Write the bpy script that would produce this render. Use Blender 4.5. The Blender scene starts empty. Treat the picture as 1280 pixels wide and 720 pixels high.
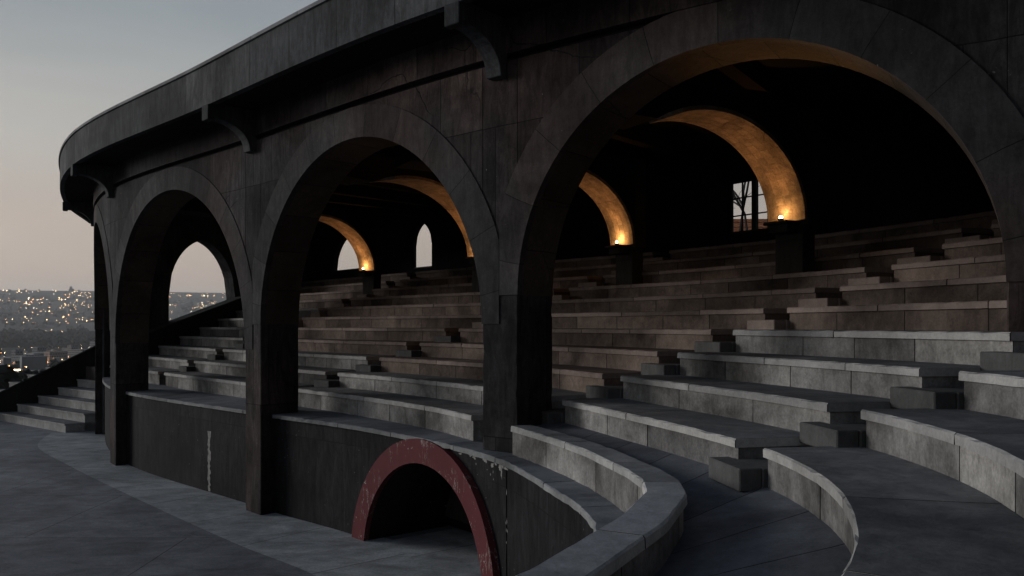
import bpy, bmesh, math, random
import numpy as np
from mathutils import Vector, noise as mnoise
random.seed(7)
R = math.radians
sc = bpy.context.scene
COL = sc.collection
F, HZ, CX, CAMZ = 1000.0, 407.0, 640.0, 3.6

def at(px, py, z):
    """ground-plan point of a feature of known height z"""
    s = (py - HZ) / (CAMZ - z)
    return ((px - CX) / s, F / s)

# ------------------------------------------------------------------ paths
class Path:
    def __init__(self, pts, step=0.1, smooth=True):
        P = [np.array(p, float) for p in pts]
        out = []
        if smooth and len(P) > 2:
            Q = [2 * P[0] - P[1]] + P + [2 * P[-1] - P[-2]]
            for i in range(1, len(Q) - 2):
                p0, p1, p2, p3 = Q[i-1], Q[i], Q[i+1], Q[i+2]
                # centripetal Catmull-Rom
                t0 = 0; t1 = t0 + np.linalg.norm(p1-p0)**.5; t2 = t1 + np.linalg.norm(p2-p1)**.5; t3 = t2 + np.linalg.norm(p3-p2)**.5
                n = max(4, int(np.linalg.norm(p2 - p1) / step))
                for k in range(n):
                    t = t1 + (t2 - t1) * k / n
                    A1 = (t1-t)/(t1-t0)*p0 + (t-t0)/(t1-t0)*p1
                    A2 = (t2-t)/(t2-t1)*p1 + (t-t1)/(t2-t1)*p2
                    A3 = (t3-t)/(t3-t2)*p2 + (t-t2)/(t3-t2)*p3
                    B1 = (t2-t)/(t2-t0)*A1 + (t-t0)/(t2-t0)*A2
                    B2 = (t3-t)/(t3-t1)*A2 + (t-t1)/(t3-t1)*A3
                    out.append((t2-t)/(t2-t1)*B1 + (t-t1)/(t2-t1)*B2)
            out.append(P[-1])
        else:
            for a, b in zip(P[:-1], P[1:]):
                n = max(1, int(np.linalg.norm(b - a) / step))
                out += [a + (b - a) * k / n for k in range(n)]
            out.append(P[-1])
        self.set(np.array(out))
    def set(self, p):
        self.p = p
        d = np.diff(p, axis=0)
        self.s = np.concatenate([[0], np.cumsum(np.hypot(d[:, 0], d[:, 1]))])
        t = np.gradient(p, axis=0)
        # light smoothing of the tangents
        for _ in range(6):
            t[1:-1] = (t[:-2] + 2 * t[1:-1] + t[2:]) / 4
        t /= np.hypot(t[:, 0], t[:, 1])[:, None]
        self.t = t
    @property
    def L(self): return self.s[-1]
    def pt(self, s):
        if s < 0: return self.p[0] + self.t[0] * s
        if s > self.L: return self.p[-1] + self.t[-1] * (s - self.L)
        return np.array([np.interp(s, self.s, self.p[:, 0]), np.interp(s, self.s, self.p[:, 1])])
    def tan(self, s):
        t = np.array([np.interp(s, self.s, self.t[:, 0]), np.interp(s, self.s, self.t[:, 1])])
        return t / np.hypot(*t)
    def left(self, s):
        t = self.tan(s); return np.array([-t[1], t[0]])
    def right(self, s): return -self.left(s)
    def offset(self, d):
        """new path, d to the left of travel"""
        n = np.stack([-self.t[:, 1], self.t[:, 0]], 1)
        q = Path.__new__(Path); q.set(self.p + n * d); return q
    def near(self, p):
        d = np.hypot(self.p[:, 0] - p[0], self.p[:, 1] - p[1]); return self.s[int(d.argmin())]
    def cross(self, p, d):
        """arc length where the path crosses the line p + q*d with q near zero or more"""
        v = self.p - np.array(p); c = v[:, 0] * d[1] - v[:, 1] * d[0]; q = v[:, 0] * d[0] + v[:, 1] * d[1]
        best = None
        for i in range(len(c) - 1):
            if c[i] * c[i+1] <= 0 and q[i] > -3 and q[i] < 14:
                f = c[i] / (c[i] - c[i+1]) if c[i] != c[i+1] else 0
                s = self.s[i] + f * (self.s[i+1] - self.s[i])
                if best is None or abs(q[i]) < best[1]: best = (s, abs(q[i]))
        return best[0] if best else None

# ------------------------------------------------------------------ mesh building
class MB:
    def __init__(self): self.v = []; self.f = []; self.uv = []; self.tn = []; self.tone = .5
    def face(self, pts, uvs=None):
        i = len(self.v); self.v += [tuple(p) for p in pts]
        self.f.append(list(range(i, i + len(pts)))); self.tn.append(self.tone)
        self.uv += list(uvs) if uvs is not None else [(p[0] + p[1], p[2]) for p in pts]
    def box(self, o, ax, ay, az):
        o, ax, ay, az = (Vector(q) for q in (o, ax, ay, az))
        lx, ly, lz = ax.length, ay.length, az.length
        def q(a, b, c, d, u, w): self.face([a, b, c, d], [(0, 3), (u, 3), (u, 3 + w), (0, 3 + w)])
        q(o, o+ax, o+ax+az, o+az, lx, lz); q(o+ay+ax, o+ay, o+ay+az, o+ay+ax+az, lx, lz)
        q(o+ay, o, o+az, o+ay+az, ly, lz); q(o+ax, o+ax+ay, o+ax+ay+az, o+ax+az, ly, lz)
        q(o+az, o+ax+az, o+ax+ay+az, o+ay+az, lx, ly); q(o+ay, o+ay+ax, o+ax, o, lx, ly)
    def abox(self, x0, x1, y0, y1, z0, z1):
        self.box((x0, y0, z0), (x1-x0, 0, 0), (0, y1-y0, 0), (0, 0, z1-z0))
    def loft(self, rings, us=None, closed=True, caps=True, vs=None):
        """rings: list of lists of 3d points"""
        n = len(rings[0])
        if vs is None:
            vs = [0.0]
            for j in range(n):
                a, b = rings[0][j], rings[0][(j+1) % n]
                vs.append(vs[-1] + math.dist(a, b))
        if us is None:
            us = [0.0]
            for a, b in zip(rings[:-1], rings[1:]): us.append(us[-1] + math.dist(a[0], b[0]))
        for i in range(len(rings) - 1):
            for j in range(n if closed else n - 1):
                k = (j + 1) % n
                self.face([rings[i][j], rings[i+1][j], rings[i+1][k], rings[i][k]],
                          [(us[i], 3+vs[j]), (us[i+1], 3+vs[j]), (us[i+1], 3+vs[j+1]), (us[i], 3+vs[j+1])])
        if caps and closed:
            for ring, flip in ((rings[0], 0), (rings[-1], 1)):
                uv = [(math.dist((p[0], p[1]), (ring[0][0], ring[0][1])), 3 + p[2]) for p in ring]
                r = list(ring)
                if flip: r = r[::-1]; uv = uv[::-1]
                self.face(r, uv)
    def sweep(self, path, s0, s1, prof, step=0.25, u0=0.0, zf=None, caps=True, closed=True, side=1):
        """prof: (offset to the left of travel, z); zf(s, z)->z"""
        n = max(1, int(math.ceil((s1 - s0) / step)))
        rings, us = [], []
        for i in range(n + 1):
            s = s0 + (s1 - s0) * i / n
            p, l = path.pt(s), path.left(s) * side
            rings.append([(p[0] + l[0]*o, p[1] + l[1]*o, zf(s, z) if zf else z) for o, z in prof])
            us.append(u0 + s - s0)
        self.loft(rings, us, closed, caps)
    def build(self, name, mat, parent=None, smooth=False, weld=True):
        me = bpy.data.meshes.new(name); me.from_pydata(self.v, [], self.f)
        uvl = me.uv_layers.new(name='UVMap')
        k = 0
        flat = np.empty(len(self.uv) * 2)
        # from_pydata keeps loop order face by face
        flat[:] = np.array(self.uv, float).ravel()
        uvl.data.foreach_set('uv', flat)
        ta = me.attributes.new('tone', 'FLOAT', 'FACE'); ta.data.foreach_set('value', np.array(self.tn, dtype=np.float32))
        bm = bmesh.new(); bm.from_mesh(me)
        if weld: bmesh.ops.remove_doubles(bm, verts=bm.verts, dist=1e-4)
        bmesh.ops.recalc_face_normals(bm, faces=bm.faces)
        bm.to_mesh(me); bm.free()
        if smooth:
            for p in me.polygons: p.use_smooth = True
        me.materials.append(mat)
        o = bpy.data.objects.new(name, me); COL.objects.link(o)
        if parent:
            o.parent = parent
            o.matrix_parent_inverse = parent.matrix_basis.inverted()
        return o

def tag(o, label=None, cat=None, group=None, kind=None):
    if label: o['label'] = label
    if cat: o['category'] = cat
    if group: o['group'] = group
    if kind: o['kind'] = kind
    return o
def empty(name, loc, label, cat, group=None):
    o = bpy.data.objects.new(name, None); COL.objects.link(o); o.location = loc
    o.empty_display_size = .2
    bpy.context.view_layer.update()
    return tag(o, label, cat, group)
def bevel(o, w=.012, seg=1, ang=40):
    m = o.modifiers.new('bevel', 'BEVEL'); m.width = w; m.segments = seg; m.limit_method = 'ANGLE'; m.angle_limit = R(ang)
    return o

# ------------------------------------------------------------------ materials
def nodes(name):
    m = bpy.data.materials.new(name); m.use_nodes = True
    nt = m.node_tree; nt.nodes.clear()
    out = nt.nodes.new('ShaderNodeOutputMaterial'); b = nt.nodes.new('ShaderNodeBsdfPrincipled')
    nt.links.new(b.outputs[0], out.inputs[0])
    return m, nt, b
class NT:
    def __init__(self, nt): self.nt = nt
    def n(self, kind, **kw):
        x = self.nt.nodes.new(kind)
        for k, v in kw.items():
            if k in x.inputs: self.set(x, k, v)
            else: setattr(x, k, v)
        return x
    def set(self, x, k, v):
        if isinstance(v, bpy.types.NodeSocket): self.nt.links.new(v, x.inputs[k])
        else: x.inputs[k].default_value = v
    def math(self, op, a, b=0.0, c=0.0, clamp=False):
        x = self.nt.nodes.new('ShaderNodeMath'); x.operation = op; x.use_clamp = clamp
        for i, v in enumerate((a, b, c)): self.set(x, i, v)
        return x.outputs[0]
    def noise(self, vec, scale, detail=4, rough=.55, dist=0.0):
        x = self.nt.nodes.new('ShaderNodeTexNoise'); self.set(x, 'Vector', vec)
        self.set(x, 'Scale', scale); self.set(x, 'Detail', detail); self.set(x, 'Roughness', rough); self.set(x, 'Distortion', dist)
        return x.outputs['Fac']
    def map(self, vec, scale=(1, 1, 1), loc=(0, 0, 0)):
        x = self.nt.nodes.new('ShaderNodeMapping'); self.set(x, 'Vector', vec); x.inputs['Scale'].default_value = scale; x.inputs['Location'].default_value = loc
        return x.outputs[0]
    def ramp(self, fac, a, b):
        """smooth 0..1 between a and b"""
        x = self.nt.nodes.new('ShaderNodeMapRange'); x.interpolation_type = 'SMOOTHSTEP'
        self.set(x, 0, fac); x.inputs[1].default_value = a; x.inputs[2].default_value = b
        x.inputs[3].default_value = 0; x.inputs[4].default_value = 1
        return x.outputs[0]
    def lerp(self, fac, lo, hi):
        x = self.nt.nodes.new('ShaderNodeMapRange'); self.set(x, 0, fac)
        x.inputs[3].default_value = lo; x.inputs[4].default_value = hi
        return x.outputs[0]
    def mix(self, fac, a, b, mode='MIX'):
        x = self.nt.nodes.new('ShaderNodeMix'); x.data_type = 'RGBA'; x.blend_type = mode
        self.set(x, 0, fac)
        for i, v in ((6, a), (7, b)):
            if isinstance(v, bpy.types.NodeSocket): self.nt.links.new(v, x.inputs[i])
            else: x.inputs[i].default_value = (*v, 1) if len(v) == 3 else v
        return x.outputs[2]
    def bump(self, h, strength, dist, nrm=None):
        x = self.nt.nodes.new('ShaderNodeBump'); self.set(x, 'Height', h); self.set(x, 'Strength', strength); self.set(x, 'Distance', dist)
        if nrm: self.set(x, 'Normal', nrm)
        return x.outputs[0]

def masonry(name, c1, c2, bw=1.3, bh=20.0, mortar=.006, rough=.85, streak=.5, stain=.5, grain=.5, cracks=0.0,
            chips=0.0, mcol=(.012, .012, .013), spec=.06, tint=None, bumpd=.006, offset=.5, top=1.0, blocks=False):
    m, nt, b = nodes(name); g = NT(nt)
    tc = g.n('ShaderNodeTexCoord'); uv = tc.outputs['UV']
    pos = g.n('ShaderNodeNewGeometry').outputs['Position']
    # joints wander a little
    wob = g.n('ShaderNodeTexNoise'); g.set(wob, 'Vector', uv); g.set(wob, 'Scale', 3.0)
    g.set(wob, 'Detail', 5.0); uvw = g.mix(.006 if blocks else .022, uv, wob.outputs['Color'], 'ADD')
    br = g.n('ShaderNodeTexBrick'); g.set(br, 'Vector', uvw)
    br.inputs['Color1'].default_value = (0, 0, 0, 1); br.inputs['Color2'].default_value = (1, 1, 1, 1); br.inputs['Mortar'].default_value = (.5, .5, .5, 1)
    br.inputs['Scale'].default_value = 1; br.inputs['Mortar Size'].default_value = mortar; br.inputs['Mortar Smooth'].default_value = .2
    br.inputs['Brick Width'].default_value = bw; br.inputs['Row Height'].default_value = bh; br.offset = 0 if blocks else offset
    if blocks:
        at_ = g.n('ShaderNodeAttribute', attribute_name='tone'); col = g.mix(at_.outputs['Fac'], c1, c2)
    else: col = g.mix(br.outputs['Color'], c1, c2)
    geo_n = g.n('ShaderNodeNewGeometry').outputs['True Normal']
    if top != 1.0:   # level faces darkened and blued: their shade is put into the colour
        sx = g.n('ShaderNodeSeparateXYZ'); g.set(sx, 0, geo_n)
        top_shade = g.math('MULTIPLY', g.ramp(sx.outputs['Z'], .6, .9), g.lerp(g.ramp(g.noise(pos, 2.1, 7, .7, .5), .28, .7), 1.15, .75))
        col = g.mix(top_shade, col, g.mix(1, col, (top*.92, top*.97, top*1.07), 'MULTIPLY'))
    # broad stains
    n1 = g.noise(pos, .55, 6, .6, .6)
    col = g.mix(1, col, g.n('ShaderNodeCombineColor', Red=g.lerp(g.ramp(n1, .3, .7), 1 - stain, 1 + stain*.55), Green=g.lerp(g.ramp(n1, .3, .7), 1 - stain, 1 + stain*.55), Blue=g.lerp(g.ramp(n1, .3, .7), 1 - stain, 1 + stain*.55)).outputs[0], 'MULTIPLY')
    if tint:
        col = g.mix(g.math('MULTIPLY', g.ramp(g.noise(pos, .22, 3), .4, .6), .95), col, g.mix(1, col, tint, 'MULTIPLY'))
    # vertical run-off streaks
    if streak:
        n2 = g.noise(g.map(pos, (8, 8, 1.7)), 1.0, 7, .75, .9)
        f = g.lerp(g.ramp(n2, .3, .72), 1 - streak, 1 + streak * .6)
        col = g.mix(1, col, g.n('ShaderNodeCombineColor', Red=f, Green=f, Blue=f).outputs[0], 'MULTIPLY')
    # grain
    n3 = g.noise(pos, 38, 5, .7); n4 = g.noise(pos, 7, 6, .7)
    f = g.math('ADD', g.lerp(n3, -.5*grain, .5*grain), g.lerp(n4, 1 - .6*grain, 1 + .6*grain))
    col = g.mix(1, col, g.n('ShaderNodeCombineColor', Red=f, Green=f, Blue=f).outputs[0], 'MULTIPLY')
    col = g.mix(br.outputs['Fac'], col, mcol)
    h = g.math('ADD', g.math('MULTIPLY', n3, .35), g.math('MULTIPLY', n4, .8))
    h = g.math('SUBTRACT', h, g.math('MULTIPLY', br.outputs['Fac'], 1.2))
    if cracks:
        wv = g.n('ShaderNodeTexNoise'); g.set(wv, 'Vector', pos); g.set(wv, 'Scale', 2.4); g.set(wv, 'Detail', 6)
        pv = g.mix(.22, pos, wv.outputs['Color'], 'ADD')
        vo = g.n('ShaderNodeTexVoronoi', feature='DISTANCE_TO_EDGE'); g.set(vo, 'Vector', pv); g.set(vo, 'Scale', .62)
        line = g.math('SUBTRACT', 1.0, g.ramp(vo.outputs['Distance'], .001, .006))
        line = g.math('MULTIPLY', line, g.math('MULTIPLY', g.ramp(g.noise(pos, .45, 3), .46, .6), cracks))
        col = g.mix(line, col, mcol); h = g.math('SUBTRACT', h, g.math('MULTIPLY', line, 1.6))
    if chips:
        n5 = g.noise(pos, 16, 3, .6); n6 = g.noise(pos, 1.1, 4)
        ch = g.math('MULTIPLY', g.ramp(n5, .70, .735), g.ramp(n6, .5, .62))
        col = g.mix(g.math('MULTIPLY', ch, chips), col, (.33, .33, .32))
    nt.links.new(col, b.inputs['Base Color'])
    b.inputs['Roughness'].default_value = rough; b.inputs['Specular IOR Level'].default_value = spec
    nt.links.new(g.bump(h, .8, bumpd), b.inputs['Normal'])
    return m
def plain(name, c, rough=.6, metal=0.0, spec=.4, var=.3, scale=9.0):
    m, nt, b = nodes(name); g = NT(nt)
    pos = g.n('ShaderNodeNewGeometry').outputs['Position']
    f = g.lerp(g.noise(pos, scale, 5, .65), 1 - var, 1 + var)
    nt.links.new(g.mix(1, c, g.n('ShaderNodeCombineColor', Red=f, Green=f, Blue=f).outputs[0], 'MULTIPLY'), b.inputs['Base Color'])
    b.inputs['Roughness'].default_value = rough; b.inputs['Metallic'].default_value = metal; b.inputs['Specular IOR Level'].default_value = spec
    return m
def emit(name, c, s):
    m = bpy.data.materials.new(name); m.use_nodes = True; nt = m.node_tree; nt.nodes.clear()
    o = nt.nodes.new('ShaderNodeOutputMaterial'); e = nt.nodes.new('ShaderNodeEmission')
    e.inputs[0].default_value = (*c, 1); e.inputs[1].default_value = s; nt.links.new(e.outputs[0], o.inputs[0])
    m.cycles.emission_sampling = 'NONE'
    return m

M = {}
M['facade'] = masonry('facade_concrete', (.026, .0262, .029), (.054, .053, .055), 1.2, 2.1, .006, .9, .5, .6, .9, cracks=.9, chips=.5, tint=(1.3, .98, .86), mcol=(.009, .009, .01))
M['ring'] = masonry('voussoir_stone', (.04, .0405, .043), (.066, .065, .066), .86, 20, .004, .88, .3, .45, .8, chips=.5, tint=(1.25, .98, .88), mcol=(.011, .011, .011))
M['fascia'] = masonry('fascia_concrete', (.042, .045, .049), (.105, .108, .112), 1.3, 20, .007, .85, .45, .5, .6, chips=.4, mcol=(.014, .014, .014))
M['wall'] = masonry('dark_render', (.016, .0165, .0185), (.026, .0265, .029), 1.6, 4.55, .006, .85, .5, .4, .45, cracks=.25, chips=.5, mcol=(.012, .012, .012))
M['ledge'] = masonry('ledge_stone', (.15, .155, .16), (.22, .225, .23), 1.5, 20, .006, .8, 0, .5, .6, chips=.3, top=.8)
M['riser'] = masonry('riser_stone', (.125, .124, .124), (.3, .293, .28), 1.15, 20, .006, .9, .2, .75, 1.15, bumpd=.012, blocks=True)
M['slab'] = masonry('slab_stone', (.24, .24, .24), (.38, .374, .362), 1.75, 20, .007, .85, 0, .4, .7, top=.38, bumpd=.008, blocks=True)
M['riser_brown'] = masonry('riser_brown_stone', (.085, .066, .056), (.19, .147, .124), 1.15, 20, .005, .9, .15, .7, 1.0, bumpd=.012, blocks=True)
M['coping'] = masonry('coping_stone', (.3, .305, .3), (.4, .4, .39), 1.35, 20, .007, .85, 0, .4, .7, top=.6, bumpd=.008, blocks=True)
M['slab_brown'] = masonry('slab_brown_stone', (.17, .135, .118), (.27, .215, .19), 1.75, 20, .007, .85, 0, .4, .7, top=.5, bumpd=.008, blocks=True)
M['floor'] = masonry('terrace_stone', (.08, .087, .103), (.13, .138, .155), .82, 20, .007, .75, 0, .5, .7, bumpd=.01)
M['step'] = masonry('step_stone', (.075, .075, .076), (.12, .12, .118), 2.2, 20, .004, .88, .2, .35, .5)
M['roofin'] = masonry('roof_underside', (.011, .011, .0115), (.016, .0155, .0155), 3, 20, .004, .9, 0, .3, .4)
M['innerwall'] = masonry('dark_plaster', (.014, .014, .0145), (.022, .0215, .0215), 1.8, 1.2, .004, .9, .3, .4, .4)  # near-black plaster tone for inner walls and recesses
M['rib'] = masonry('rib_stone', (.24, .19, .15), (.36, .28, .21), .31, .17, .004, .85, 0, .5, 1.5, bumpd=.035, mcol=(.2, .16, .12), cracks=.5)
M['pier'] = masonry('pier_stone', (.036, .033, .031), (.05, .045, .041), 1.2, .6, .004, .9, .3, .3, .5)
M['soffit'] = masonry('soffit_stone', (.05, .04, .033), (.085, .067, .053), .7, .9, .006, .9, 0, .5, .8, cracks=.6, bumpd=.015)
M['iron'] = plain('black_iron', (.02, .02, .02), .5, .6)
M['doorwood'] = plain('black_door_paint', (.018, .017, .018), .55, 0, .4, .35, 6)

def red_mat():
    m, nt, b = nodes('red_paint'); g = NT(nt)
    pos = g.n('ShaderNodeNewGeometry').outputs['Position']
    f = g.lerp(g.noise(pos, 3, 6, .65), .7, 1.3)
    col = g.mix(1, (.1, .025, .029), g.n('ShaderNodeCombineColor', Red=f, Green=f, Blue=f).outputs[0], 'MULTIPLY')
    wv = g.n('ShaderNodeTexNoise'); g.set(wv, 'Vector', pos); g.set(wv, 'Scale', 5.0)
    pv = g.mix(.15, g.map(pos, (5, 5, 1.1)), wv.outputs['Color'], 'ADD')
    n = g.noise(pv, 1.6, 5, .62)
    sc_ = g.math('MULTIPLY', g.ramp(g.math('ABSOLUTE', g.math('SUBTRACT', n, .5)), .012, .0), g.ramp(g.noise(pos, 1.7, 3), .5, .6))
    ch = g.math('MULTIPLY', g.ramp(g.noise(pos, 17, 3, .6), .62, .65), g.ramp(g.noise(pos, 1.6, 3), .54, .64))
    col = g.mix(g.math('MAXIMUM', sc_, ch), col, (.3, .28, .26))
    nt.links.new(col, b.inputs['Base Color']); b.inputs['Roughness'].default_value = .8; b.inputs['Specular IOR Level'].default_value = .1
    nt.links.new(g.bump(g.noise(pos, 30, 5), .5, .004), b.inputs['Normal'])
    return m
M['red'] = red_mat()

def ground_mat(name, c1, c2, joint=None):
    m, nt, b = nodes(name); g = NT(nt)
    pos = g.n('ShaderNodeNewGeometry').outputs['Position']
    a = g.ramp(g.noise(pos, .35, 7, .65, .8), .3, .7)
    col = g.mix(a, c1, c2)
    n2 = g.noise(g.map(pos, (1.0, 1.7, 1)), 1.4, 9, .76, .6); n3 = g.noise(pos, 24, 5, .7)
    f = g.math('MULTIPLY', g.lerp(g.ramp(n2, .25, .75), .55, 1.4), g.lerp(n3, .5, 1.5))
    col = g.mix(1, col, g.n('ShaderNodeCombineColor', Red=f, Green=f, Blue=f).outputs[0], 'MULTIPLY')
    h = g.math('ADD', g.math('MULTIPLY', n2, 1.0), g.math('MULTIPLY', n3, .3))
    wv = g.n('ShaderNodeTexNoise'); g.set(wv, 'Vector', pos); g.set(wv, 'Scale', .8)
    pw = g.mix(.05, pos, wv.outputs['Color'], 'ADD')
    br = g.n('ShaderNodeTexBrick'); g.set(br, 'Vector', pw if joint == 'big' else g.n('ShaderNodeTexCoord').outputs['UV'])
    br.inputs['Scale'].default_value = 1; br.inputs['Mortar Size'].default_value = .011
    br.inputs['Brick Width'].default_value = 5.5 if joint == 'big' else 2.1; br.inputs['Row Height'].default_value = 3.4 if joint == 'big' else 20
    br.inputs['Color1'].default_value = (.88, .88, .88, 1); br.inputs['Color2'].default_value = (1.08, 1.08, 1.08, 1); br.inputs['Mortar'].default_value = (.35, .35, .35, 1)
    col = g.mix(1, col, br.outputs['Color'], 'MULTIPLY')
    h = g.math('SUBTRACT', h, br.outputs['Fac'])
    nt.links.new(col, b.inputs['Base Color']); b.inputs['Specular IOR Level'].default_value = .12
    nt.links.new(g.lerp(n2, .55, .8), b.inputs['Roughness'])
    nt.links.new(g.bump(h, .6, .012), b.inputs['Normal'])
    return m
M['arena'] = ground_mat('arena_asphalt', (.105, .112, .13), (.19, .2, .222), 'big')
M['band'] = ground_mat('paving_band', (.2, .215, .232), (.33, .347, .365), 'small')

# ------------------------------------------------------------------ plan
# facade front line, right to left
FP = [(14.5, 2.6), (9.9, 4.55), (4.62, 7.47), (-.407, 10.99), (-5.2, 15.6), (-10.55, 21.0), (-14.05, 27.0), (-15.9, 32.0)]
fac = Path(FP)
IN = lambda s: fac.right(s)          # inward = right of travel (A -> E)
corner = [fac.near(p) for p in FP[1:7]]    # left corners of pillars A2, A, B, C, D, E
PW, TH = .62, .8
APEX, ZTOP = 6.64, 7.14
def fpt(s, o, z):                    # o metres inward from the front face
    p = fac.pt(s) + IN(s) * o
    return (p[0], p[1], z)

# first-row line, far left to near right
ROW = Path([(-17.3, 32.0), (-13.3, 27.7), (-9.45, 23.35), (-5.65, 19.2), (-2.2, 15.45), (-.55, 13.3), (.55, 11.2), (1.28, 9.3), (1.78, 7.85),
            (2.05, 6.7), (2.1, 5.8), (1.97, 4.8), (1.53, 3.6), (.95, 2.75), (.1, 2.0)])
RT, RD, Z0 = .8, .316, 2.28
NROW = 10
rows = {k: ROW.offset((k - 1) * RT) for k in range(0, NROW + 2)}
def rz(k): return Z0 + RD * k
ang = lambda a: (math.cos(R(a)), math.sin(R(a)))
aisles = [((2.07, 6.84), ang(0)), ((.5, 11.12), ang(9)), ((-3.6, 17.45), ang(17)), ((-9.35, 23.2), ang(36))]
GAP = .5
# end wall (gable) line
GA, GD = np.array((-13.0, 27.35)), np.array((.5, .866))

# ------------------------------------------------------------------ benches
brnd = random.Random(5)
def masonry_run(path, s0, s1, prof, length, gap, rough_idx, jit, setl, zf=None, step=.11):
    """a run of separate blocks along a path: own tone, hairline gaps, settled a little, worn edge"""
    b = MB(); cur = s0
    cell = brnd.randint(0, 40)
    while cur < s1 - .01:
        e = cur + length*brnd.uniform(.75, 1.3)
        if s1 - e < length*.5: e = s1
        b.tone = brnd.random(); dz, do = brnd.uniform(-setl, setl), brnd.uniform(-setl, setl)*.8
        n = max(2, int((e - gap - cur)/step)); rings = []; us = []
        chip = [brnd.uniform(0, 1) for _ in range(n + 1)]
        for i in range(n + 1):
            q = cur + gap/2 + (e - cur - gap)*i/n
            p, l = path.pt(q), path.left(q); r = []
            for j, (o, z) in enumerate(prof):
                z_ = (zf(q, z) if zf else z) + dz; o_ = o + do
                if j in rough_idx:
                    k_ = jit*(3.0 if chip[i] > .95 else 1)
                    o_ += brnd.uniform(0, k_)*(1 if j < 3 else -1); z_ -= brnd.uniform(0, k_)*(.8 if j else -.3)
                r.append((p[0] + l[0]*o_, p[1] + l[1]*o_, z_))
            rings.append(r); us.append((cell + i/n)*length)
        b.loft(rings, us); cur = e; cell += 1
    return b
ordn = ['ground-level', 'first', 'second', 'third', 'fourth', 'fifth', 'sixth', 'seventh', 'eighth', 'ninth', 'tenth', 'eleventh']
sec_words = ['curving round the near right foreground', 'right of the aisle in the largest arch',
             'behind the pillar left of the largest arch', 'between the two aisles left of that pillar', 'ending at the far sloping balustrade']
sec_words[3] = 'left of the aisle in the middle arch'
def bench(k, sec, s0, s1, path, brown):
    zt, zb = rz(k), (rz(k-1) if k > 0 else 1.9)
    mid = path.pt((s0 + s1) / 2)
    tone = 'brownish' if brown else 'grey'
    lab = f'{tone} stone bench, {ordn[k] if k else "lowest"} tier{" up" if k else ""}, {sec_words[sec]}'
    e = empty('stone_bench', (mid[0], mid[1], zb), lab, 'bench', 'stone bench rows of the amphitheatre')
    u0 = random.uniform(0, 20)
    masonry_run(path, s0 + .012, s1 - .012, [(.04, zb - .28), (.04, zt - .082), (.79, zt - .082), (.79, zb - .28)], 1.15, .003, (1,), .003, .002
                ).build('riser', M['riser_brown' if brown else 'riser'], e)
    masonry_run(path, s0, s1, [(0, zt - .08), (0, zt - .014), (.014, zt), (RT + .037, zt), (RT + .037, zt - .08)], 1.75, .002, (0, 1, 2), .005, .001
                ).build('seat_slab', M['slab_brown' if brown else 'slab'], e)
def step_block(k, ai, s, path, brown):
    zt, zb = rz(k-1) + RD * .44, rz(k-1)
    p, t, l = path.pt(s), path.tan(s), path.left(s)
    # travel runs towards the camera: +t is the near side
    b = MB()
    def bx(a0, a1, o0, o1, z0, z1):
        o = p + t*a0 + l*o0
        b.box((o[0], o[1], z0), (*(t*(a1-a0)), 0), (*(l*(o1-o0)), 0), (0, 0, z1-z0))
    bx(-GAP/2 - .14, GAP/2 - .02, -.2, .0, zb - .05, zt)
    bx(-GAP/2 + .004, GAP/2 - .004, .0, RT - .26, zb - .3, zt - .003)
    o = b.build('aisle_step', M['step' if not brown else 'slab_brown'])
    names = ['in the nearest aisle', 'in the aisle behind the pillar', 'in the middle arch aisle', 'in the farthest aisle']
    tag(o, f'stone step block below the {ordn[k]} bench tier {names[ai]}', 'step', 'aisle step blocks')
    bevel(o, .01)
for k in range(0, NROW + 1):
    path = rows[k]
    cuts = [path.cross(a, d) for a, d in aisles]
    ends = path.cross(tuple(GA), tuple(GD))
    if ends is None: ends = .3
    # sections from right (near) to left (far)
    near_end = path.L - .05
    bounds = [(cuts[0] + GAP/2, near_end), (cuts[1] + GAP/2, cuts[0] - GAP/2), (cuts[2] + GAP/2, cuts[1] - GAP/2),
              (cuts[3] + GAP/2, cuts[2] - GAP/2), (ends + .05, cuts[3] - GAP/2)]
    for sec, (s0, s1) in enumerate(bounds):
        if k == 0 and sec < 2: continue
        if k == 0 and sec == 2: s1 = path.near((-.55, 11.75))
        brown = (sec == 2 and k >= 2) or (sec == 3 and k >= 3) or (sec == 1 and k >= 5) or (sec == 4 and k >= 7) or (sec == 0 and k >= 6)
        if s1 - s0 < .3: continue
        bench(k, sec, s0, s1, path, brown)
    if k >= 1:
        for ai, c in enumerate(cuts):
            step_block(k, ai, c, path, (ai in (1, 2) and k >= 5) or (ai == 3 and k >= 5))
# earth under the stand, so no slot looks through
b = MB()
for k in range(1, NROW + 1):
    b.sweep(rows[k], .2, rows[k].L - .1, [(.05, .2), (.05, rz(k) - .6), (.84, rz(k) - .6), (.84, .2)], step=.6)
o = b.build('terrace_core', M['pier']); tag(o, kind='structure')

# ------------------------------------------------------------------ coping parapet, terrace floor
OC = Path([(-.02, 10.55), (.3, 9.8), (.56, 9.1), (.78, 8.4), (.92, 7.75), (1.02, 7.1), (1.05, 6.5), (.99, 5.95), (.69, 5.15), (.08, 4.0), (-.75, 2.9), (-1.7, 2.1)], step=.05, smooth=False)
copz = lambda s: np.interp(s, [0, 3.0, 4.6, OC.L], [2.28, 2.30, 2.37, 2.40])
flz = lambda s: np.interp(s, [0, 2.2, 4.6, OC.L], [2.24, 2.2, 2.08, 2.05])
par = empty('parapet', (1.05, 6.5, 1.9), 'low curved stone parapet with coping bending round in the foreground', 'parapet')
b = masonry_run(OC, 0, OC.L, [(.03, 1.6), (.03, -.08), (.28, -.08), (.28, 1.6)], 1.15, .002, (), .0, .002, zf=lambda s, z: z if z > 0 else copz(s) + z)
b.build('parapet_wall', M['riser'], par)
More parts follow.
